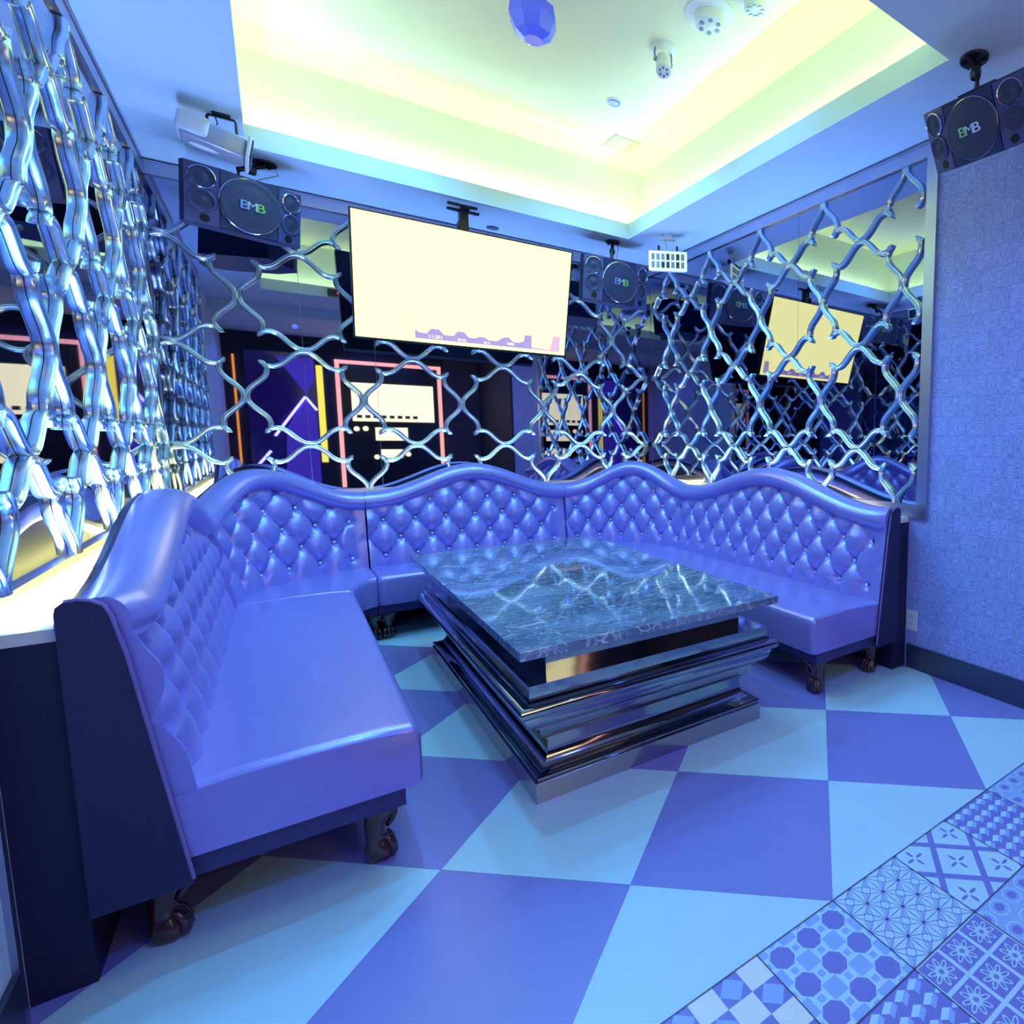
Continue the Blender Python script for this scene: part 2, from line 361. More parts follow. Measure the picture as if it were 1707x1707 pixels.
    me=bpy.data.meshes.new('floor'); bm.to_mesh(me); bm.free(); o=link('floor',me,mats); struct(o)
build_floor()
# ------------------------------------------------------------------ walls and ceiling
struct(obj('wall_back',box((XL-.12,YB,0),(XR+.12,YB+.12,ZC+.05)),M['paint']))
struct(obj('wall_left',box((XL-.12,YF,0),(XL,YB,ZC+.05)),M['paint']))
struct(obj('wall_right',box((XR,YF,0),(XR+.12,YB,ZC+.05)),M['wallpaper']))
struct(obj('wall_front',box((XL-.12,YF-.12,0),(XR+.12,YF,ZC+.05)),M['darkwall']))
bm=bmesh.new(); ZT=ZS+.12
def ringbox(bm,o,i,z0,z1):   # rectangular frame slab
    (a,b,c,d_),(e,f_,g,h)=o,i
    bx(bm,(a,c,z0),(b,g,z1)); bx(bm,(a,h,z0),(b,d_,z1)); bx(bm,(a,g,z0),(e,h,z1)); bx(bm,(f_,g,z0),(b,h,z1))
ringbox(bm,(XL,XR,-.5,YB),(LX0,LX1,LY0,LY1),ZS,ZS+.03)
ringbox(bm,(LX0-.02,LX1+.02,LY0-.02,LY1+.02),(LX0,LX1,LY0,LY1),ZS+.03,ZT)
ob=struct(obj('ceiling',bm,M['paint']))
bm=bmesh.new()
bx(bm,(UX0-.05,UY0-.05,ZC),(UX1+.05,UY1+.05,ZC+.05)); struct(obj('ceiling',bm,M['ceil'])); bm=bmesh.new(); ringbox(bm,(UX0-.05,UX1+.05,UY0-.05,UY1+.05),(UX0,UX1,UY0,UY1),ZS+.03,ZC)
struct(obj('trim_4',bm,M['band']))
struct(obj('ceiling',box((XL,YF,2.84),(XR,-.521,2.9)),M['paint'])); struct(obj('trim_1',box((XL,-.52,2.84),(XR,-.5,ZS+.03)),M['paint']))
bm=box((XR-.012,YF,0),(XR,.955,.14)); bx(bm,(XR-.014,YF,.135),(XR,.955,.142)); struct(obj('baseboard_right',bm,M['base']))
struct(obj('added_dark_panel',box((XR-.02,YF,.14),(XR,-.35,2.83)),M['darkwall']))  # dark sheet added out of view to darken the wall's reflection in the mirrors
struct(obj('trim_2',box((XL,.90,0),(XL+.012,.925,ZS)),M['frame']))
bm=box((XL,YF,0),(XL+.012,.9,.14)); struct(obj('baseboard_left',bm,M['base']))

# ------------------------------------------------------------------ mirrors with ogee lattice
PXB=.6385; PZ=.6293; Z0=.974
QV=[(.0085,0),(.011,.022),(.022,.046),(.049,.077),(.081,.107),(.104,.134),(.115,.162),(.117,.186),(.108,.208),(.095,.222),(.077,.234)]
def smooth(pts,k=3):
    out=[]
    for i in range(len(pts)-1):
        p0=pts[max(i-1,0)];p1=pts[i];p2=pts[i+1];p3=pts[min(i+2,len(pts)-1)]
        for q in range(k):
            t=q/k; out.append(tuple(.5*((2*p1[c])+(-p0[c]+p2[c])*t+(2*p0[c]-5*p1[c]+4*p2[c]-p3[c])*t*t+(-p0[c]+3*p1[c]-3*p2[c]+p3[c])*t**3) for c in (0,1)))
    out.append(pts[-1]); return out
QV=smooth(QV,2)
PROF=[(-.0155,.001),(-.0155,.012),(-.0135,.019),(-.0095,.0215),(-.006,.018),(-.0035,.0235),(0,.0262),(.0035,.0235),(.006,.018),(.0095,.0215),(.0135,.019),(.0155,.012),(.0155,.001)]
def lattice(us,umin,umax,hu,to3,rows=4,shift=0):
    bm=bmesh.new(); hz=PZ/2
    def sweep(pts,tap=False):
        pts=[p for p in pts if umin<=p[0]<=umax and Z0-.001<=p[1]<=Z0+3*PZ+.001]
        if len(pts)<3: return
        rings=[]
        for i,p in enumerate(pts):
            a=pts[max(i-1,0)];b=pts[min(i+1,len(pts)-1)]; tx,ty=b[0]-a[0],b[1]-a[1]; l=math.hypot(tx,ty) or 1; nx,ny=-ty/l,tx/l
            s2=1; sc=(.25 if i==len(pts)-1 else .7 if i==len(pts)-2 else 1.0) if tap else 1.0
            rings.append([bm.verts.new(to3(p[0]+nx*w_*sc,p[1]+ny*w_*sc,h*s2)) for w_,h in PROF])
        n=len(PROF)
        for A,B in zip(rings,rings[1:]):
            for k in range(n): bm.faces.new((A[k],A[(k+1)%n],B[(k+1)%n],B[k]))
        bm.faces.new(rings[0][::-1]); bm.faces.new(rings[-1])
    sx_=hu/.319; 
    for u in us:
        for r_ in range(rows):
            z=Z0+r_*PZ
            for sx in (1,-1):
                for sz in (1,-1):
                    k=(sx*sz>0); q=QV; q2=[p for p in QV if p[1]<.204]
                    sweep([(u+sx*a*sx_,z+sz*b) for a,b in (q if k else q2)],k)
                    sweep([(u+sx*(hu-b),z+sz*(hz-a*.97)) for a,b in (q2 if k else q)],not k)
    return bm
def mirror(name,label,axis,u0,u1,us,hu,seams,to3,sides):
    t=root(name,label,'mirror',to3((u0+u1)/2,.9,0))
    e=[u0]+seams+[u1]
    for a,b in zip(e,e[1:]):
        bm=bmesh.new()
        P=[to3(x,z,h) for h in (0,.006) for x,z in ((a+.0012,.97),(b-.0012,.97),(b-.0012,2.875),(a+.0012,2.875))]
        v=[bm.verts.new(p) for p in P]
        for q in ((0,1,2,3),(7,6,5,4),(0,4,5,1),(1,5,6,2),(2,6,7,3),(3,7,4,0)): bm.faces.new([v[i] for i in q])
        obj('mirror_panel',bm,M['mirror'],t,world=True)
    def bar(a,b,z0,z1,h0=0,h1=.022):
        bm=bmesh.new()
        P=[to3(x,z,h) for h in (h0,h1) for x,z in ((a,z0),(b,z0),(b,z1),(a,z1))]; v=[bm.verts.new(p) for p in P]
        for q in ((0,1,2,3),(7,6,5,4),(0,4,5,1),(1,5,6,2),(2,6,7,3),(3,7,4,0)): bm.faces.new([v[i] for i in q])
        obj('frame_bar',bm,M['frame'],t,world=True)
    e0=u0-(.068 if sides[0] else 0); e1=u1+(.068 if sides[1] else 0)
    bar(e0,e1,.900,.974); bar(e0,e1,2.868,2.945); bar(e0,e1,2.938,2.9455,0,.027)
    if sides[0]: bar(u0-.068,u0,.974,2.868,0,.0235)
    if sides[1]: bar(u1,u1+.068,.974,2.868,0,.0235)
    bm=lattice(us,u0+.002,u1-.002,hu,lambda u,z,h:to3(u,z,h+.006))
    obj('lattice',bm,M['chrome'],t,True,world=True)
    return t
mirror('wall_mirror','smoked mirror with chrome ogee lattice on back wall behind the television','x',XL+.01,XR-.006,[-1.951,-1.313,-.6765,-.038,.6005,1.239],.319,[-1.0,-.59,.52,1.12],lambda u,z,h:(u,YB-h,z),(0,0))
usr=[1.06+.6425*k for k in range(5)]
mirror('wall_mirror','smoked mirror with chrome ogee lattice on right wall ending at wallpaper','y',.915,YB-.008,usr,.3212,[1.944,2.986],lambda u,z,h:(XR-h,u,z),(1,0))
mirror('wall_mirror','smoked mirror with chrome ogee lattice on left wall above lit ledge','y',.915,YB-.008,usr,.3212,[1.944,2.986],lambda u,z,h:(XL+h,u,z),(1,0))

# ------------------------------------------------------------------ sofa
BL,BR,BB=-1.590,1.530,3.885; RA=.86    # outer (wall side) back planes and corner radius
YE=.955
def path_pt(piece,t):
    """point on the back plane and inward normal; t 0..1"""
    ysl=BB-RA
    if piece=='left': return Vector((BL,YE+(ysl-YE)*t)),Vector((1,0))
    if piece=='lc':
        a=PI-(PI/2)*t; c=Vector((BL+RA,ysl)); n=Vector((math.cos(a),math.sin(a))); return c+n*RA,-n
    if piece=='mid': return Vector((BL+RA+(BR-BL-2*RA)*t,BB)),Vector((0,-1))
    if piece=='rc':
        a=PI/2-(PI/2)*t; c=Vector((BR-RA,ysl)); n=Vector((math.cos(a),math.sin(a))); return c+n*RA,-n
    if piece=='right': return Vector((BR,ysl+(YE-ysl)*t)),Vector((-1,0))
FLX,FRX,FBY=-.876,.856,3.34
def front_pt(piece,t):
    ysl=BB-RA
    if piece=='left': return Vector((FLX,YE+(ysl+.02-YE)*t))
    if piece=='right': return Vector((FRX,ysl+.02+(YE-ysl-.02)*t))
    if piece=='mid': return Vector((BL+RA+(BR-BL-2*RA)*t,FBY))
    if piece=='lc':
        a=Vector((FLX,ysl+.02)); b=Vector((BL+RA,FBY)); c=Vector((FLX+.02,FBY-.03)); return a*(1-t)**2+c*2*t*(1-t)+b*t*t
    if piece=='rc':
        b=Vector((FRX,ysl+.02)); a=Vector((BR-RA,FBY)); c=Vector((FRX-.02,FBY-.03)); return a*(1-t)**2+c*2*t*(1-t)+b*t*t
LEN={'left':BB-RA-YE,'lc':RA*PI/2*.86,'mid':BR-BL-2*RA,'rc':RA*PI/2*.86,'right':BB-RA-YE}
ZLOW=.965; HUMP=.185; ZSEAT=.445; SLO,SHI=.175,.088
def ztop(piece,t):
    return ZLOW+HUMP*(.5-.5*math.cos(2*PI*t))**1.15
def sface(z): return SLO+(SHI-SLO)*(z-.25)/.72
def zroll(piece,t): return ztop(piece,t)-.128
def P3(piece,t,s,z):
    p,n=path_pt(piece,t); q=p+n*s; return Vector((q.x,q.y,z))
def leg_mesh():
    bm=bmesh.new(); seg=24
    prof=[(0,.000,.030,0),(.006,.004,.040,1),(.022,.006,.046,1),(.045,.004,.043,1),(.062,.000,.034,.6),(.078,-.004,.030,.2),(.10,-.004,.031,0),(.125,.002,.038,0),(.15,.010,.046,0),(.168,.014,.052,0),(.19,.012,.050,0)]
    rings=[]
    for z,off,rr,cl in prof:
        ring=[]
        for i in range(seg):
            a=2*PI*i/seg; k=1+cl*.16*max(0,math.cos(a*5))**2-(cl*.06)
            x=rr*k*math.cos(a); y=rr*k*math.sin(a)
            if z>.14: m=max(abs(math.cos(a)),abs(math.sin(a))); g=min(1,(z-.14)/.03); x*=1+g*(.9/m-.9)*.6; y*=1+g*(.9/m-.9)*.6
            ring.append(bm.verts.new((x*.95+off,y*.95,z)))
        rings.append(ring)
    for A,B in zip(rings,rings[1:]):
        for i in range(seg): bm.faces.new((A[i],A[(i+1)%seg],B[(i+1)%seg],B[i]))
    bm.faces.new(rings[0][::-1]); bm.faces.new(rings[-1])
    # carved scrolls on the knee
    for sy in (-.03,.03): tube(bm,[(.050,sy*.6,.160),(.046,sy*.9,.145),(.036,sy,.125),(.026,sy*.7,.108)],[.006,.009,.008,.004],8)
    for sy in (-.022,.0,.022): tube(bm,[(.010,sy*.6,.080),(.026,sy*.9,.066),(.036,sy*1.1,.044),(.038,sy*1.15,.022),(.036,sy*1.1,.009)],[.008,.011,.0135,.013,.009],8)
    me=bpy.data.meshes.new('leg'); bmesh.ops.recalc_face_normals(bm,faces=bm.faces); bm.to_mesh(me); bm.free()
    for p in me.polygons: p.use_smooth=True
    me.materials.append(M['wood']); return me
LEG=leg_mesh()
bmb=bmesh.new(); bmesh.ops.create_icosphere(bmb,subdivisions=2,radius=.0105); BUT=bpy.data.meshes.new('button'); bmb.to_mesh(BUT); bmb.free(); BUT.materials.append(M['crystal'])
for p in BUT.polygons: p.use_smooth=True
def grid_solid(bm,rows,closed_u=False):
    """rows: list of rings (closed loops) -> tube with caps"""
    R_=[[bm.verts.new(p) for p in r_] for r_ in rows]; n=len(rows[0])
    for A,B in zip(R_,R_[1:]):
        for k in range(n): bm.faces.new((A[k],A[(k+1)%n],B[(k+1)%n],B[k]))
    bm.faces.new(R_[0][::-1]); bm.faces.new(R_[-1]); return bm
def sofa(piece,name,label,nlen,nb):
    p0,_=path_pt(piece,.5); t_=root(name,label,'sofa',(p0.x,p0.y,0),group=None)
    L_=LEN[piece]; eps=.0025/L_
    T=lambda u,k=1.0:eps*k+(1-2*eps*k)*u
    # back shell
    rows=[]
    for i in range(nlen+1):
        t=T(i/nlen,2.2); zt=ztop(piece,t)-.012
        rows.append([P3(piece,t,0.002,.19),P3(piece,t,sface(.19)-.012,.19),P3(piece,t,sface(.45)-.018,.45),P3(piece,t,sface(.8)-.018,.8),P3(piece,t,.070,zt-.03),P3(piece,t,.05,zt),P3(piece,t,.02,zt),P3(piece,t,.002,zt-.018)])
    sh=obj('back_shell',grid_solid(bmesh.new(),rows),M['shell'],t_,world=True)
    # tufted back
    nv=64; nu=max(60,int(L_/.0095)); du=L_/nb; dz=.125; zb=.515
    def hh(u,z,t):
        a=PI*(u/du+(z-zb)/(2*dz)); b=PI*(u/du-(z-zb)/(2*dz))
        if z<zb: h=abs(math.sin(PI*u/du))**.6
        else: h=(abs(math.sin(a))*abs(math.sin(b)))**.42
        top=zroll(piece,t); 
        k=min(1,max(0,(top-z)/.06)); 
        h=h*(.35+.65*k)+(1-k)*.25
        ea=.0 if piece=='left' else .3; eb=.0 if piece=='right' else .3; e=max(0,min(1,ea+(1-ea)*u/.08,eb+(1-eb)*(L_-u)/.08)); e=e*e*(3-2*e)
        return .004+.046*h*e
    def dim(u,z):
        j=round((z-zb)/dz); 
        if j<0: j=0
        v=0
        for jj in (j,j+1):
            if jj<0: continue
            off=.5 if jj%2 else 0
            i=round(u/du-off); bu=(i+off)*du; bz=zb+jj*dz
            r2=(u-bu)**2+(z-bz)**2; v=max(v,math.exp(-r2/(2*.017**2)))
        return v
    front=[];
    for i in range(nu+1):
        t=T(i/nu,1.5); u=t*L_; z1=zroll(piece,t)+.03; col=[]
        for j in range(nv+1):
            z=.43+(z1-.43)*j/nv
            s=sface(z)+hh(u+du*.5,z,t)-.026*dim(u+du*.5,z)*max(0,min(1,u/.05,(L_-u)/.05))
            col.append(P3(piece,t,s,z))
        ring=col+[P3(piece,t,sface(z1)-.026,z1),P3(piece,t,sface(.43)-.026,.43)]
        front.append(ring)
    bk=obj('tufted_back',grid_solid(bmesh.new(),front),M['leather'],t_,True,world=True)
    # buttons
    inv=t_.matrix_basis.inverted(); first=None
    for jj in range(5):
        off=.5 if jj%2 else 0
        for i in range(-1,nb+2):
            u=(i+off)*du-du*.5; z=zb+jj*dz
            if u<.04 or u>L_-.04: continue
            t=u/L_
            if z>zroll(piece,t)-.035: continue
            b=bpy.data.objects.new('button',BUT); COL.objects.link(b); b.parent=bk; b.location=inv@P3(piece,t,sface(z)+.001,z)
            if first is None: b['label']='crystal button'; first=b
    # top roll
    rows=[]
    for i in range(nlen+1):
        t=T(i/nlen,.75); zt=ztop(piece,t); c=(.073,zt-.066); ring=[]
        dzt=(ztop(piece,min(1,t+.01))-ztop(piece,max(0,t-.01)))/(.02*L_); k=1/math.sqrt(1+dzt*dzt); 
        for q in range(22):
            a=2*PI*q/22; ca,sa=math.cos(a),math.sin(a)
            en=min(1,(t*L_ if piece=='left' else (1-t)*L_ if piece=='right' else 1)/.06); s=c[0]+.078*ca*(1 if ca<0 else .45+.55*en)+(.010 if ca>0 else 0)*ca; z=c[1]+.066*sa/ (k if sa<0 else 1)**.3
            ring.append(P3(piece,t,s,z))
        rows.append(ring)
    obj('top_roll',grid_solid(bmesh.new(),rows),M['leather'],t_,True,world=True)
    # seat cushion
    def seatring(t,ins,z0,z1,crown):
        b=P3(piece,t,.13,0); f_=front_pt(piece,t); f_=Vector((f_.x,f_.y,0)); v=f_-b; L2=v.length; v.normalize(); L2-=ins
        pr=[(0,z0),(L2-.018,z0),(L2-.004,z0+.008),(L2,z0+.025),(L2,z1-.036),(L2-.003,z1-.020),(L2-.012,z1-.008),(L2-.028,z1-.001),(L2*.8,z1+crown*.7),(L2*.5,z1+crown),(L2*.25,z1+crown*.6),(0,z1-.01)]
        return [b+v*s+Vector((0,0,z)) for s,z in pr]
    rows=[]; N=nlen
    us=[0,.006,.018]+[(i+.0)/N for i in range(1,N)]+[.982,.994,1]
    for u in us:
        t=T(u); e=min(u,1-u)*L_; k=max(0,1-e/.02); rows.append(seatring(t,.010*k*k,.245+.006*k,ZSEAT-.014*k*k,.010))
    obj('seat_cushion',grid_solid(bmesh.new(),rows),M['leather'],t_,True,world=True)
    rows=[]
    for i in range(nlen+1):
        t=T(i/nlen); t=.01+.98*t if piece in('left','right') else t
        b=P3(piece,t,.14,0); f_=front_pt(piece,t); f_=Vector((f_.x,f_.y,0)); v=f_-b; L2=v.length-.05; v.normalize()
        rows.append([b+Vector((0,0,.185)),b+v*L2+Vector((0,0,.185)),b+v*L2+Vector((0,0,.246)),b+Vector((0,0,.246))])
    obj('base_rail',grid_solid(bmesh.new(),rows),M['rail'],t_,world=True)
    for te,nm,sg in ((0,'left',1),(1,'right',1)):
        if piece==nm:
            z1=ztop(piece,te)+.002
            prof_=[(.001,.185)]+[(sface(z),z) for z in (.185,.4,.6,.8,z1-.075)]+[(.088,z1-.045),(.078,z1-.020),(.060,z1-.006),(.040,z1),(.018,z1-.002),(.004,z1-.014),(.001,z1-.03)]
            rows=[]
            for dy in (-.016,-.0005):
                rows.append([P3(piece,te,s_,z_)+Vector((0,dy+.0025,0)) for s_,z_ in prof_])
            obj('end_panel',grid_solid(bmesh.new(),rows),M['shell'],t_,world=True)
    # piping on the open end
    for te,nm in ((0,'left'),(1,'right')):
        if piece==nm:
            dy=-.012
            pts=[P3(piece,te,sface(z)+.001,z)+Vector((0,dy,0)) for z in [.20+.028*k for k in range(23)]]
            z1=ztop(piece,te)+.002
            pts+= [P3(piece,te,.089,z1-.045)+Vector((0,dy,0)),P3(piece,te,.079,z1-.019)+Vector((0,dy,0)),P3(piece,te,.060,z1-.005)+Vector((0,dy,0)),P3(piece,te,.04,z1+.001)+Vector((0,dy,0)),P3(piece,te,.018,z1-.001)+Vector((0,dy,0))]
            obj('piping',tube(bmesh.new(),pts,.0042,6),M['piping'],t_,True,world=True)
    # legs
    L=[]
    for t,s in ((.04 if piece!='left' else .045,1),(.96 if piece!='right' else .955,1),(.04 if piece!='left' else .045,0),(.96 if piece!='right' else .955,0)):
        b=P3(piece,t,.11,0); f_=front_pt(piece,t); f_=Vector((f_.x,f_.y,0)); v=(f_-b); n=v.normalized()
        q=f_-n*.125 if s else b+n*.0
        if piece in('lc','rc') and t in(.04,.96) and False: continue
        o=bpy.data.objects.new('leg',LEG); COL.objects.link(o); o.parent=t_; o.location=inv@q; o.rotation_euler=(0,0,math.atan2(n.y,n.x))
    return t_
sofa('left','sofa_bench','lilac tufted sofa bench along left wall nearest the camera',40,10)
sofa('lc','sofa_corner','curved tufted sofa corner piece under the left speaker',24,6)
sofa('mid','sofa_bench','short tufted sofa section below the television',26,7)
sofa('rc','sofa_corner','curved tufted sofa corner piece in the right rear corner',24,6)
sofa('right','sofa_bench','long tufted sofa bench along right wall beside the wallpaper',40,10)

# ledge behind the sofa
bm=bmesh.new()
inner=[(BL-.004,YE+.02)]+[tuple(path_pt('lc',i/14)[0]+(-path_pt('lc',i/14)[1])*.004) for i in range(15)]+[tuple(path_pt('rc',i/14)[0]+(-path_pt('rc',i/14)[1])*.004) for i in range(15)]+[(BR+.004,YE+.02)]
outer=[(XL+.001,YE+.02)]+[(XL+.001,path_pt('lc',i/14)[0].y+ (YB-.001-BB)*i/14) for i in range(0,15)]
def ledge_poly(z0,z1,m,name,par):
    bm=bmesh.new()
    li=[Vector(p) for p in inner]; n=len(li)
    out=[]
    for k,p in enumerate(li):
        if k==0: out.append(Vector((XL+.001,p.y)))
        elif k<=8: out.append(Vector((XL+.001,min(YB-.001,p.y+(YB-.001-BB)*(k-1)/7*1.0+ (0 if k<8 else 9)))))
        elif k<=15: out.append(Vector((max(XL+.001,p.x-.0),YB-.001)))
        elif k<=22: out.append(Vector((p.x,YB-.001)))
        elif k==23: out.append(Vector((XR-.001,YB-.001)))
        elif k<n-1: out.append(Vector((XR-.001,min(YB-.001,p.y+(YB-.001-BB)*(30-k)/7))))
        else: out.append(Vector((XR-.001,p.y)))
    rows=[[Vector((a.x,a.y,z0)),Vector((b.x,b.y,z0)),Vector((b.x,b.y,z1)),Vector((a.x,a.y,z1))] for a,b in zip(li,out)]
    grid_solid(bm,rows); return obj(name,bm,m,par)
lt=root('ledge','U-shaped ledge running between the sofa back and the mirrors','shelf')
ledge_poly(0,.868,M['ledgedark'],'ledge_body',lt); ledge_poly(.869,.899,M['ledge'],'ledge_top',lt)
# led tape on the ledge
def ledtape(name,label,pts):
    bm=bmesh.new(); tube(bm,pts,.007,8); tag(obj(name,bm,M['led'],None,True),label,'LED strip','LED tapes on the ledge')
ledtape('led_tape','glowing LED tape on the ledge below the left mirror',[(XL+.045,1.03+i*.2,.908) for i in range(15)])
ledtape('led_tape','glowing LED tape on the ledge below the back mirror',[(-1.55+i*.1,YB-.045,.908) for i in range(32)])
ledtape('led_tape','glowing LED tape on the ledge below the right mirror',[(XR-.045,1.25+i*.17,.908) for i in range(16)])

# ------------------------------------------------------------------ table
tx0,tx1,ty0,ty1=-.518,.548,1.0,2.86
tb=root('coffee_table','large marble topped coffee table on stepped black chrome base','table',((tx0+tx1)/2,(ty0+ty1)/2,0))
def rectring(d_,z): return [Vector((tx0+d_,ty0+d_,z)),Vector((tx1-d_,ty0+d_,z)),Vector((tx1-d_,ty1-d_,z)),Vector((tx0+d_,ty1-d_,z))]
prof=[(.002,.078),(.010,.081),(.010,.091),(.004,.094),(.006,.100)]
prof+=[(.006+.066*math.sin(PI/2*k/9),.167-.067*math.cos(PI/2*k/9)) for k in range(1,10)]
prof+=[(.072,.203),(.064,.206),(.064,.214),(.056,.216),(.044,.228),(.034,.246),(.030,.264),(.028,.276),(.012,.279),(.012,.288),(.004,.292)]
prof+=[(.000-.032*math.sin(PI/2*k/6),.294+.042*(1-math.cos(PI/2*k/6))) for k in range(7)]
prof+=[(-.036,.338),(-.036,.350)]
prof+=[(-.040-.022*math.sin(PI*k/10),.352+.048*(1-math.cos(PI*k/10))/2) for k in range(11)]
prof+=[(-.030,.404),(-.028,.414),(-.018,.418),(-.018,.462),(.07,.464)]
rows=[rectring(*p) for p in prof]
grid=bmesh.new(); grid_solid(grid,rows); ob=obj('moulded_base',grid,M['bronze'],tb,True,world=True)
obj('plinth',box((tx0,ty0,0),(tx1,ty1,.078),.0015),M['bronzeb'],tb,world=True)
obj('neck',box((tx0+.075,ty0+.075,.463),(tx1-.075,ty1-.075,.5870),.001),M['bronze'],tb,world=True)
tt=obj('table_top',box((-.585,.905,.5875),(.578,3.02,.6235),.003),M['marble'],tb,world=True)

# ------------------------------------------------------------------ television
TW,TH=1.389,.792
tv=root('television','large bright wall television hung tilted from the ceiling','television',(-.052,3.5,2.367),(0,0,-.022))
Mt=Matrix.Rotation(.284,4,'X')
def tvp(name,bm,m): bm.transform(Mt); return obj(name,bm,m,tv)
tvp('housing',bx(bmesh.new(),(-TW/2,.004,-TH/2),(TW/2,.055,TH/2),.003),M['black'])
bm=bmesh.new()
for lo,hi in (((-TW/2,-.006,TH/2-.008),(TW/2,.004,TH/2)),((-TW/2,-.006,-TH/2),(TW/2,.004,-TH/2+.016)),((-TW/2,-.006,-TH/2+.016),(-TW/2+.008,.004,TH/2-.008)),((TW/2-.008,-.006,-TH/2+.016),(TW/2,.004,TH/2-.008))): bx(bm,lo,hi)
tvp('bezel',bm,M['black'])
tvp('screen',bx(bmesh.new(),(-TW/2+.008,-.001,-TH/2+.016),(TW/2-.008,.004,TH/2-.008)),M['screen'])
# programme strip shown on the screen: silhouettes, digits and icons
def sx(u): return -TW/2+(u-.02)*TW
def sz(v): return -TH/2+(v*1.12+.005)*TH
bm=bmesh.new(); Y=-.0022
def q2(bm,pts,y=Y):
    f_=bm.faces.new([bm.verts.new((sx(a),y,sz(b))) for a,b in pts]); return f_
outline=[(.27,.04),(.27,.115),(.285,.088),(.32,.085),(.34,.125),(.375,.125),(.40,.085),(.44,.085),(.46,.125),(.49,.125),(.515,.085),(.545,.085),(.56,.10),(.59,.10),(.61,.08),(.65,.08),(.68,.115),(.71,.12),(.73,.09),(.76,.085),(.785,.10),(.795,.15),(.83,.155),(.825,.06),(.80,.04)]
for a,b in zip(outline[1:-2],outline[2:-1]):
    if b[0]>a[0]: q2(bm,[(a[0],.04),(b[0],.04),b,a])
q2(bm,[(.785,.04),(.82,.04),(.83,.155),(.79,.155)])
bm.transform(Mt); obj('screen_silhouettes',bm,M['screenp'],tv)
bm=bmesh.new(); q2(bm,[(.93,.035),(.985,.035),(.985,.17),(.945,.175)]); q2(bm,[(.83,.04),(.93,.035),(.93,.05),(.83,.062)]); bm.transform(Mt); obj('screen_picture',bm,M['screenpk'],tv)
for s,u,v,sz_ in (('11:201',.36,.062,.034),('09:45',.48,.058,.026),('2019',.60,.056,.022),('0088',.72,.066,.026)):
    me=text_mesh(s,sz_,.0003,'screen_digits'); me.transform(Matrix.Rotation(PI/2,4,'X')); me.transform(Matrix.Translation((sx(u),-.0030,sz(v)))); me.transform(Mt); link('screen_digits',me,M['screenw'],tv)
bm=bmesh.new(); bx(bm,(-.035,.05,-.02),(.035,.12,.34)); bx(bm,(-.2,.05,-.15),(.2,.065,.15)); 
bx(bm,(-.028,.11,.28),(.028,.17,.585)); bx(bm,(-.045,.09,.30),(-.03,.15,.50),.004)
obj('mount_post',bm,M['black'],tv)
bm=bmesh.new(); Mz=.590
bx(bm,(-.105,.125,Mz-.012),(.105,.155,Mz),.003); bx(bm,(-.12,.02,Mz-.012),(-.02,.045,Mz),.003); bx(bm,(.03,.02,Mz-.012),(.07,.045,Mz),.003); bx(bm,(-.03,.02,Mz-.012),(.03,.16,Mz),.003)
obj('mount_plate',bm,M['black'],tv)

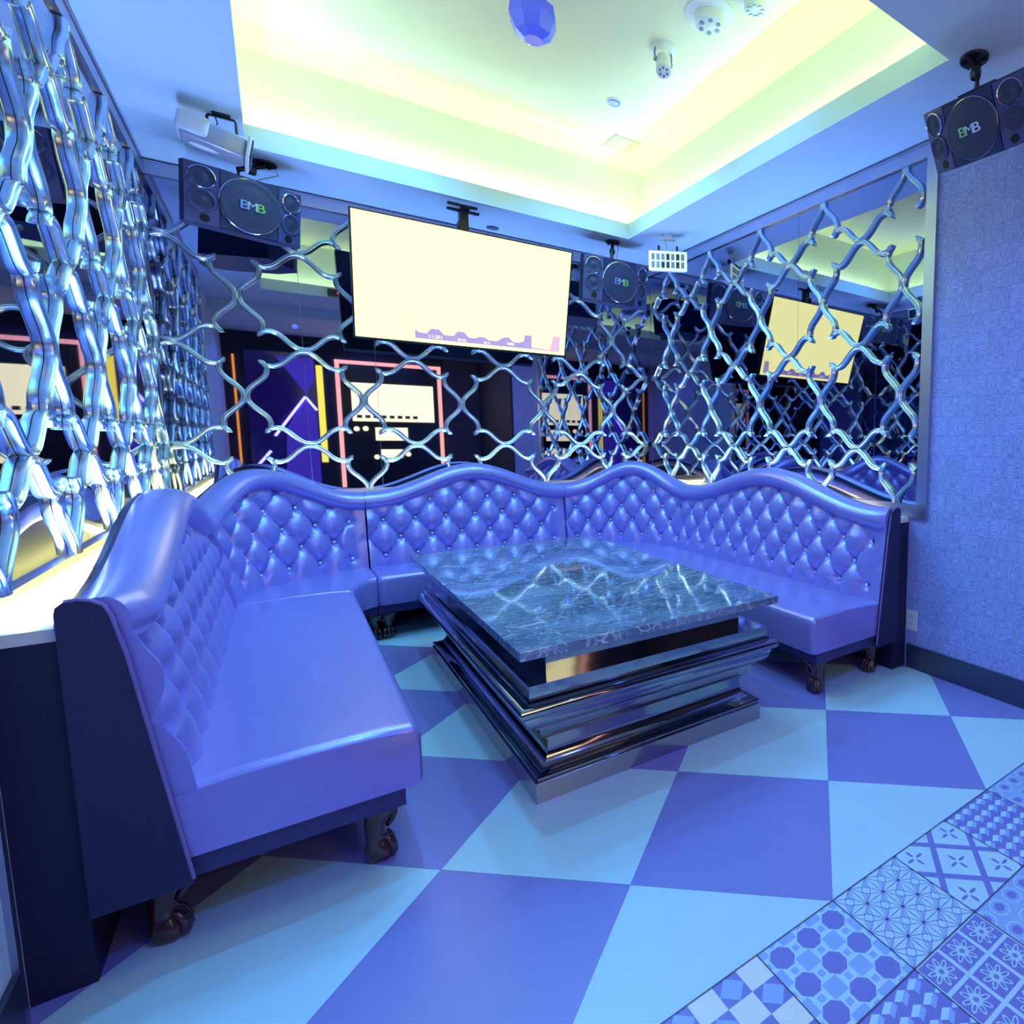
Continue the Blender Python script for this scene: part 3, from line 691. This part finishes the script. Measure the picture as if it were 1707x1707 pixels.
# ------------------------------------------------------------------ speakers
def speaker(label,fc,yaw,tilt,w_,h_,mount,logo=('logo_b','logo_w','logo_g')):
    t=root('speaker',label,'speaker',fc,(0,0,0),group=None)
    A=pyrot(yaw,tilt)
    D=w_*.47; cw=w_*.25; fb=w_*.085   # half centre width, facet set-back
    def pp(name,bm,m,smooth=False,par=None):
        bm.transform(A); return obj(name,bm,m,par or t,smooth)
    # cabinet (trapezoid in plan)
    plan=[(-w_/2,fb),(-cw,.004),(cw,.004),(w_/2,fb),(w_/2,fb+.05),(w_*.36,D),(-w_*.36,D),(-w_/2,fb+.05)]
    bm=bmesh.new(); prism(bm,plan,-h_/2,h_/2); pp('cabinet',bm,M['cab'])
    bm=bmesh.new(); bx(bm,(-cw+.002,-.004,-h_/2+.006),(cw-.002,.006,h_/2-.006)); pp('centre_baffle',bm,M['cab'])
    # woofer
    Fy=Matrix.Rotation(PI/2,4,'X')
    R0=min(h_*.47,cw*1.12)
    bm=bmesh.new(); lathe(bm,[(R0,-.004),(R0,.010),(R0*.97,.014),(R0*.90,.008),(R0*.88,.004)],48,Fy@Matrix.Translation((0,0,.004))); wr=pp('woofer_ring',bm,M['ring'],True)
    bm=bmesh.new(); lathe(bm,[(R0*.955,0),(R0*.955,.015),(R0*.86,.019),(R0*.83,.017),(R0*.70,.022),(R0*.4,.025),(0.002,.026)],48,Fy@Matrix.Translation((0,0,.004))); wc=pp('woofer_grille',bm,M['cone'],True)
    # logo letters
    for ch,dx,mk in (('B',-.36,logo[0]),('M',.0,logo[1]),('B',.36,logo[2])):
        me=text_mesh(ch,R0*.44,.0012,'logo_letter'); me.transform(Matrix.Diagonal((1.3 if ch=='B' else 1.0,1,1,1))); me.transform(Matrix.Rotation(PI/2,4,'X')); me.transform(Matrix.Translation((dx*R0*.72,-.0335,0))); me.transform(A); link('logo_letter',me,M[mk],wc)
    # side facets
    for sg in (-1,1):
        ang=math.atan2(fb,(w_/2-cw)); cx=sg*(cw+w_/2)/2; B=Matrix.Translation((cx,fb/2,0))@Matrix.Rotation(sg*ang,4,'Z')
        hw=(w_/2-cw)/2/math.cos(ang)
        bm=bmesh.new(); bx(bm,(-hw+.001,-.006,-h_/2+.003),(hw-.001,.004,h_/2-.003),.002,B); fc_=pp('side_baffle',bm,M['grey'])
        r1=hw*.80
        for zz,nm in ((h_*.5-r1*1.2,'tweeter'),(h_*.5-r1*3.25,'midrange')):
            bm=bmesh.new(); lathe(bm,[(r1,0),(r1*1.02,.010),(r1*.93,.014),(r1*.86,.008),(r1*.86,.0005)],32,B@Matrix.Translation((0,-.004,zz))@Fy); 
            k=pp(nm+'_ring',bm,M['ring'] if nm=='tweeter' else M['grey'],True,fc_)
            bm=bmesh.new(); lathe(bm,[(r1*.88,0),(r1*.88,.009),(r1*.62,.004),(r1*.36,.007),(r1*.22,.012),(.001,.013)],32,B@Matrix.Translation((0,-.004,zz))@Fy); pp(nm+'_cone',bm,M['cone'],True,fc_)
        bm=bmesh.new(); lathe(bm,[(hw*.30,0),(hw*.30,.0035),(hw*.2,.004)],24,B@Matrix.Translation((hw*.15*sg*-1,-.0045,-h_*.5+hw*.50))@Fy); pp('bass_port',bm,M['blackhole'],False,fc_)
    # ceiling bracket
    loc=Vector(fc); top=A@Vector((0,D*.5,h_/2)); mt=Vector((mount[0]-loc.x,mount[1]-loc.y,ZS-loc.z))
    bm=bmesh.new(); bx(bm,(-.06,D*.5-.05,h_/2),(.06,D*.5+.05,h_/2+.006)); pp('bracket_plate',bm,M['black'])
    bm=bmesh.new(); tube(bm,[top,top+Vector((0,0,.05)),mt+Vector((0,0,-.02)),mt],[.012,.014,.012,.012],10); lathe(bm,[(.019,-.02),(.024,0),(.019,.02)],12,Matrix.Translation(top.lerp(mt,.5))); obj('bracket_arm',bm,M['black'],t,True)
    bm=bmesh.new(); lathe(bm,[(.058,-.010),(.060,-.005),(.060,-.0005)],28,Matrix.Translation(mt))
    for k in range(6): bx(bm,(.022,-.0035,-.020),(.050,.0035,-.010),0,Matrix.Translation(mt)@Matrix.Rotation(k*PI/3,4,'Z'))
    obj('ceiling_rose',bm,M['black'],t)
    pts=[mt+Vector((.045,.01,0)),mt+Vector((.06,.02,-.05)),mt.lerp(top,.7)+Vector((.06,.05,0)),top+Vector((.03,.08,0))]
    obj('cable',tube(bmesh.new(),pts,.0035,6),M['cable'],t,True)
    return t
speaker('black karaoke speaker hanging in the left rear corner beside the small projector',(-1.211,3.476,2.647),.408,.172,.54,.31,(-1.13,3.62))
speaker('black karaoke speaker hanging between the television and the right mirror',(1.035,3.40,2.596),.08,.135,.58,.333,(1.06,3.56))
speaker('black karaoke speaker hanging at upper right above the wallpaper',(1.108,.329,2.622),-1.53,.56,.425,.245,(1.205,.395),('logo_g','logo_w','logo_w'))

# ------------------------------------------------------------------ grid effect lights
def gridlight(label,loc,yaw,tilt,w_,h_):
    t=root('grid_effect_light',label,'stage light',loc); A=pyrot(yaw,tilt); D=.10
    bm=bx(bmesh.new(),(-w_/2+.012,.012,-h_/2+.012),(w_/2-.012,D,h_/2-.012),.008); bm.transform(A); obj('housing',bm,M['white'],t)
    bm=bmesh.new(); bx(bm,(-w_/2,0,-h_/2),(w_/2,.014,h_/2),.0065); bm.transform(A); g=obj('grid_front',bm,M['lens_em'],t)
    cwid=(w_-.03)/7; chei=(h_-.03)/2
    for i in range(7):
        for j in range(2):
            x=-w_/2+.015+cwid*i; z=-h_/2+.015+chei*j
            bm=bx(bmesh.new(),(x+.006,-.0025,z+.006),(x+cwid-.006,.001,z+chei-.006)); bm.transform(A); obj('grid_cell',bm,M['celld' if i in (3,5) or (i,j)==(2,0) else 'cell'],g)
    up=Vector((0,0,ZS-loc[2])); Rz=Matrix.Rotation(yaw,4,'Z')
    bm=bmesh.new()
    for s in (-1,1):
        a=A@Vector((s*(w_/2-.09),.05,.0)); a=A@Vector((s*(w_*.20),.05,h_/2-.012)); b=Rz@Vector((s*w_*.16,.05,0))+up-Vector((0,0,.035)); tube(bm,[a,b],.006,8)
    bx(bm,(-w_*.20,.03,-.04),(w_*.20,.07,-.028),.002,Matrix.Translation(up)@Rz); bx(bm,(-.03,.02,-.03),(.03,.08,-.0005),.002,Matrix.Translation(up)@Rz)
    obj('bracket',bm,M['white'],t,True)
    bm=bmesh.new()
    for s in (-1,1): lathe(bm,[(.017,-.008),(.019,0),(.017,.008)],16,Matrix.Translation((Rz@Vector((s*(w_*.20+.012),.05,0)))+up-Vector((0,0,.10)))@Rz@Matrix.Rotation(PI/2,4,'Y'))
    obj('thumb_screw',bm,M['black'],t,True)
    obj('cable',tube(bmesh.new(),[up+Vector((0,.05,-.03)),up+Vector((.01,.03,-.10)),A@Vector((-.03,.06,h_/2-.01))],.003,6),M['cable'],t,True)
    return t
gridlight('white effect light with grid front hanging in the right rear corner',(1.300,3.085,2.745),-.56,.03,.300,.150)
# side-on rounded projector light at left
def sideprojector():
    o_=Vector((-1.205,3.02,2.785)); t=root('effect_projector','pale rounded effect projector hung above the left speaker','stage light',o_); A=Matrix.Rotation(1.60,4,'Z')@Matrix.Rotation(.20,4,'X')
    def pp(n,bm,m,sm=True): bm.transform(A); return obj(n,bm,m,t,sm)
    pp('housing',bx(bmesh.new(),(-.075,.0,-.055),(.075,.235,.045),.012),M['silver'])
    pp('rear_cover',bx(bmesh.new(),(-.09,.135,-.04),(.09,.255,.062),.024),M['white'])
    pp('front_bezel',bx(bmesh.new(),(-.115,-.02,-.065),(.115,-.004,.050),.0075),M['white'])
    pp('front_window',bx(bmesh.new(),(-.098,-.026,-.052),(.098,-.019,.038),.003),M['celld'])
    pp('fan_cover',lathe(bmesh.new(),[(.045,-.004),(.045,.0),(.03,.001)],24,Matrix.Translation((0,.15,-.056))@Matrix.Diagonal((.6,1.2,1,1))),M['white'])
    h=ZS-o_.z; bm=bmesh.new(); tube(bm,[(-.135,.06,h-.012),(-.035,.06,h-.012),(-.030,.06,h-.03),(-.030,.05,.04)],.0065,8); tube(bm,[(-.135,.06,h-.012),(-.140,.06,h-.03),(-.140,.05,.05)],.0065,8); bx(bm,(-.12,.03,h-.008),(-.05,.09,h-.0005),.002)
    obj('bracket',bm,M['black'],t,True)
    obj('cable',tube(bmesh.new(),[(-.13,.06,h-.01),(-.15,.05,h-.06),(-.125,.05,h-.085),(-.10,.05,h-.05),(-.11,.06,h-.01)],.0028,6),M['black'],t,True)
sideprojector()

# ------------------------------------------------------------------ fixtures on the raised ceiling
def ceil_lathe(name,label,cat,x,y,prof,m,z=ZC):
    o=obj(name,lathe(bmesh.new(),prof,36,Matrix.Translation((0,0,0))),m,None,True); o.location=(x,y,z); tag(o,label,cat); return o
t=root('recessed_downlight','small recessed downlight alone in the middle of the raised ceiling','light',(.673,2.701,ZC))
obj('trim_ring',lathe(bmesh.new(),[(.05,0),(.05,-.006),(.038,-.008),(.036,-.001)],32),M['white'],t,True)
obj('lamp_disc',lathe(bmesh.new(),[(.043,-.002),(.043,-.0095),(.03,-.010)],32),M['blueball'],t)
def holedisc(name,label,x,y,R_,n,r2):
    t=root(name,label,'light',(x,y,ZC))
    obj('base_plate',lathe(bmesh.new(),[(R_*1.75,-.0005),(R_*1.75,-.006),(R_*1.6,-.010)],40),M['white'],t,True)
    obj('lamp_head',lathe(bmesh.new(),[(R_,-.010),(R_,-.05),(R_*.9,-.056)],32),M['white'],t,True)
    for k in range(n):
        a=2*PI*k/n; obj('led_lens',lathe(bmesh.new(),[(r2,0),(r2,-.004)],12,Matrix.Translation((R_*.65*math.cos(a),R_*.65*math.sin(a),-.056))),M['cell'],t)
    return t
holedisc('ceiling_spotlight','round ceiling spotlight with six LED lenses',.707,1.639,.075,6,.012)
holedisc('ceiling_spotlight','small ceiling spotlight with dark lenses at the top edge',.82,1.40,.055,8,.011)
t=root('swivel_spotlight','swivel spotlight on a ring base tilted toward the sofa','light',(.655,2.03,ZC))
obj('base_plate',lathe(bmesh.new(),[(.075,-.0005),(.075,-.008),(.06,-.012)],36),M['white'],t,True)
A=Matrix.Translation((0,0,-.07))@Matrix.Rotation(-.5,4,'X')@Matrix.Rotation(.25,4,'Y')
obj('lamp_head',lathe(bmesh.new(),[(.038,.03),(.042,-.02),(.042,-.09),(.036,-.094)],28,A),M['white'],t,True)
for k in range(6): obj('led_lens',lathe(bmesh.new(),[(.007,0),(.007,-.003)],10,A@Matrix.Translation((.022*math.cos(k*PI/3),.022*math.sin(k*PI/3),-.094))),M['cell'],t)
bm=bmesh.new()
for s in (-1,1): tube(bm,[(s*.05,0,-.008),(s*.055,0,-.04),(s*.050,0,-.07)],.006,8); lathe(bm,[(.012,-.006),(.012,.006)],14,Matrix.Translation((s*.05,0,-.07))@Matrix.Rotation(PI/2,4,'Y'))
obj('yoke',bm,M['cell'],t,True)
o=obj('air_vent',bx(bmesh.new(),(-.11,-.11,-.008),(.11,.11,-.0005),.003),M['vent']); o.location=(.97,3.18,ZC); o.rotation_euler=(0,0,0); tag(o,'pale square air vent in the rear corner of the raised ceiling','vent')
t=root('moving_head_light','blue faceted effect light hanging at the top edge of the picture','stage light',(-.08,2.02,ZC))
obj('base_plate',lathe(bmesh.new(),[(.12,-.0005),(.12,-.012),(.10,-.02)],40),M['white'],t,True)
obj('stem',lathe(bmesh.new(),[(.025,-.02),(.025,-.08)],16),M['white'],t,True)
obj('faceted_head',lathe(bmesh.new(),[(.05,-.07),(.105,-.11),(.115,-.17),(.085,-.235),(.045,-.262)],8),M['blueball'],t)
t=root('small_downlight','small ceiling downlight behind the television mount','light',(.209,3.86,ZS))
obj('trim_ring',lathe(bmesh.new(),[(.045,0),(.045,-.006),(.035,-.008)],28),M['ring'],t,True); obj('lamp_disc',lathe(bmesh.new(),[(.033,-.004),(.032,-.0085)],24),M['cell'],t)
# wall socket
t=root('wall_socket','white wall socket low on the wallpaper beside the sofa end','socket',(XR,.931,.289))
obj('cover_plate',bx(bmesh.new(),(-.006,-.038,-.060),(0,.038,.060),.002),M['white'],t)
for z in (-.022,.022):
    bm=bx(bmesh.new(),(-.0075,-.018,z-.014),(-.005,.018,z+.014),.001); k=obj('outlet_face',bm,M['white'],t)
    bm=bmesh.new(); bx(bm,(-.0082,-.009,z-.006),(-.0074,-.006,z+.006)); bx(bm,(-.0082,.006,z-.006),(-.0074,.009,z+.006)); obj('slot',bm,M['blackhole'],k)

# ------------------------------------------------------------------ front of the room, seen only in the mirrors
nx0,nx1,nz0,nz1=-.42,1.04,.55,2.53
t=root('karaoke_booth','booth niche with pink light frame and small screen reflected in the back mirror','booth',((nx0+nx1)/2,YF,0))
bm=bmesh.new(); w_=.055
for lo,hi in (((nx0,YF+.001,nz0),(nx0+w_,YF+.03,nz1)),((nx1-w_,YF+.001,nz0),(nx1,YF+.03,nz1)),((nx0,YF+.001,nz1-w_),(nx1,YF+.03,nz1))): bx(bm,lo,hi)
obj('light_frame',bm,M['pink'],t,world=True)
obj('back_panel',box((nx0+w_,YF+.001,.02),(nx1-w_,YF+.01,nz1-w_)),M['black'],t,world=True)
k=obj('booth_screen_housing',box((-.26,YF+.011,1.56),(.93,YF+.05,2.215)),M['black'],t,world=True)
obj('booth_screen',box((-.235,YF+.051,1.59),(.905,YF+.054,2.19)),M['screen2'],k,world=True)
k2=obj('control_monitor',box((.04,YF+.011,1.27),(.52,YF+.05,1.51)),M['black'],t,world=True); obj('monitor_face',box((.055,YF+.051,1.285),(.505,YF+.054,1.495)),M['screen2'],k2,world=True)
obj('keypad_light',box((.12,YF+.011,1.0),(.42,YF+.03,1.14)),M['screen2'],t,world=True)
for x,z in ((-.19,1.47),(-.07,1.475),(.06,1.02),(.50,1.06)):
    obj('round_lamp',lathe(bmesh.new(),[(.038,0),(.038,.02)],20,Matrix.Translation((x,YF+.011,z))@Matrix.Rotation(-PI/2,4,'X')),M['screen2'],t,world=True)
bm=bmesh.new()
for i in range(8):
    x=-.18+i*.11; bx(bm,(x,YF+.0542,1.64),(x+.07,YF+.0555,1.69))
obj('screen_icons',bm,M['brown'],k,world=True)
t=root('neon_door','dark violet glass door with white chevron neon reflected in the mirror','door',(-1.06,YF,0))
obj('door_leaf',box((-1.47,YF+.001,.02),(-.66,YF+.02,2.58)),M['navy'],t,world=True)
bm=bmesh.new(); v=[bm.verts.new(p) for p in ((-1.13,YF+.023,2.52),(-.68,YF+.023,2.52),(-.68,YF+.023,2.2),(-.79,YF+.023,1.98))]; bm.faces.new(v)
v=[bm.verts.new(p) for p in ((-.83,YF+.023,1.90),(-.68,YF+.023,1.7),(-.68,YF+.023,.6),(-1.1,YF+.023,.6),(-1.05,YF+.023,1.45))]; bm.faces.new(v); obj('violet_panel',bm,M['violet'],t,world=True)
def nbar(bm,a,b,wd=.034):
    tube(bm,[(a[0],YF+.035,a[1]),(b[0],YF+.035,b[1])],wd/2,8)
bm=bmesh.new(); nbar(bm,(-.805,1.94),(-1.19,1.35)); nbar(bm,(-.805,1.94),(-.675,1.74)); nbar(bm,(-1.40,.93),(-1.25,1.13)); obj('neon_tube',bm,M['neon'],t,True,world=True)
t=tag(obj('lit_artwork',box((-.655,YF+.001,.95),(-.575,YF+.02,2.42)),M['yellow']),'narrow yellow backlit strip reflected beside the violet door','artwork')
t=tag(obj('lit_column',box((-1.60,YF+.001,.6),(-1.575,YF+.03,2.5)),M['orange']),'thin orange lit strip reflected at far left of the mirror','light strip')
t=tag(obj('wall_panel',box((1.09,YF+.001,.02),(XR-.002,YF+.02,2.75)),M['brown']),'brown wall panel right of the booth seen in the mirror','panel')
# small laser box with a red light sitting on the cove lip
t=root('laser_projector','small laser box with red light reflected in the back mirror','stage light',(-.55,.52,3.0))
obj('housing',bx(bmesh.new(),(-.07,-.03,-.04),(.07,.05,.04),.004),M['black'],t); obj('red_light',lathe(bmesh.new(),[(.012,0),(.012,.006)],14,Matrix.Translation((.03,.052,0))@Matrix.Rotation(-PI/2,4,'X')),M['red'],t)
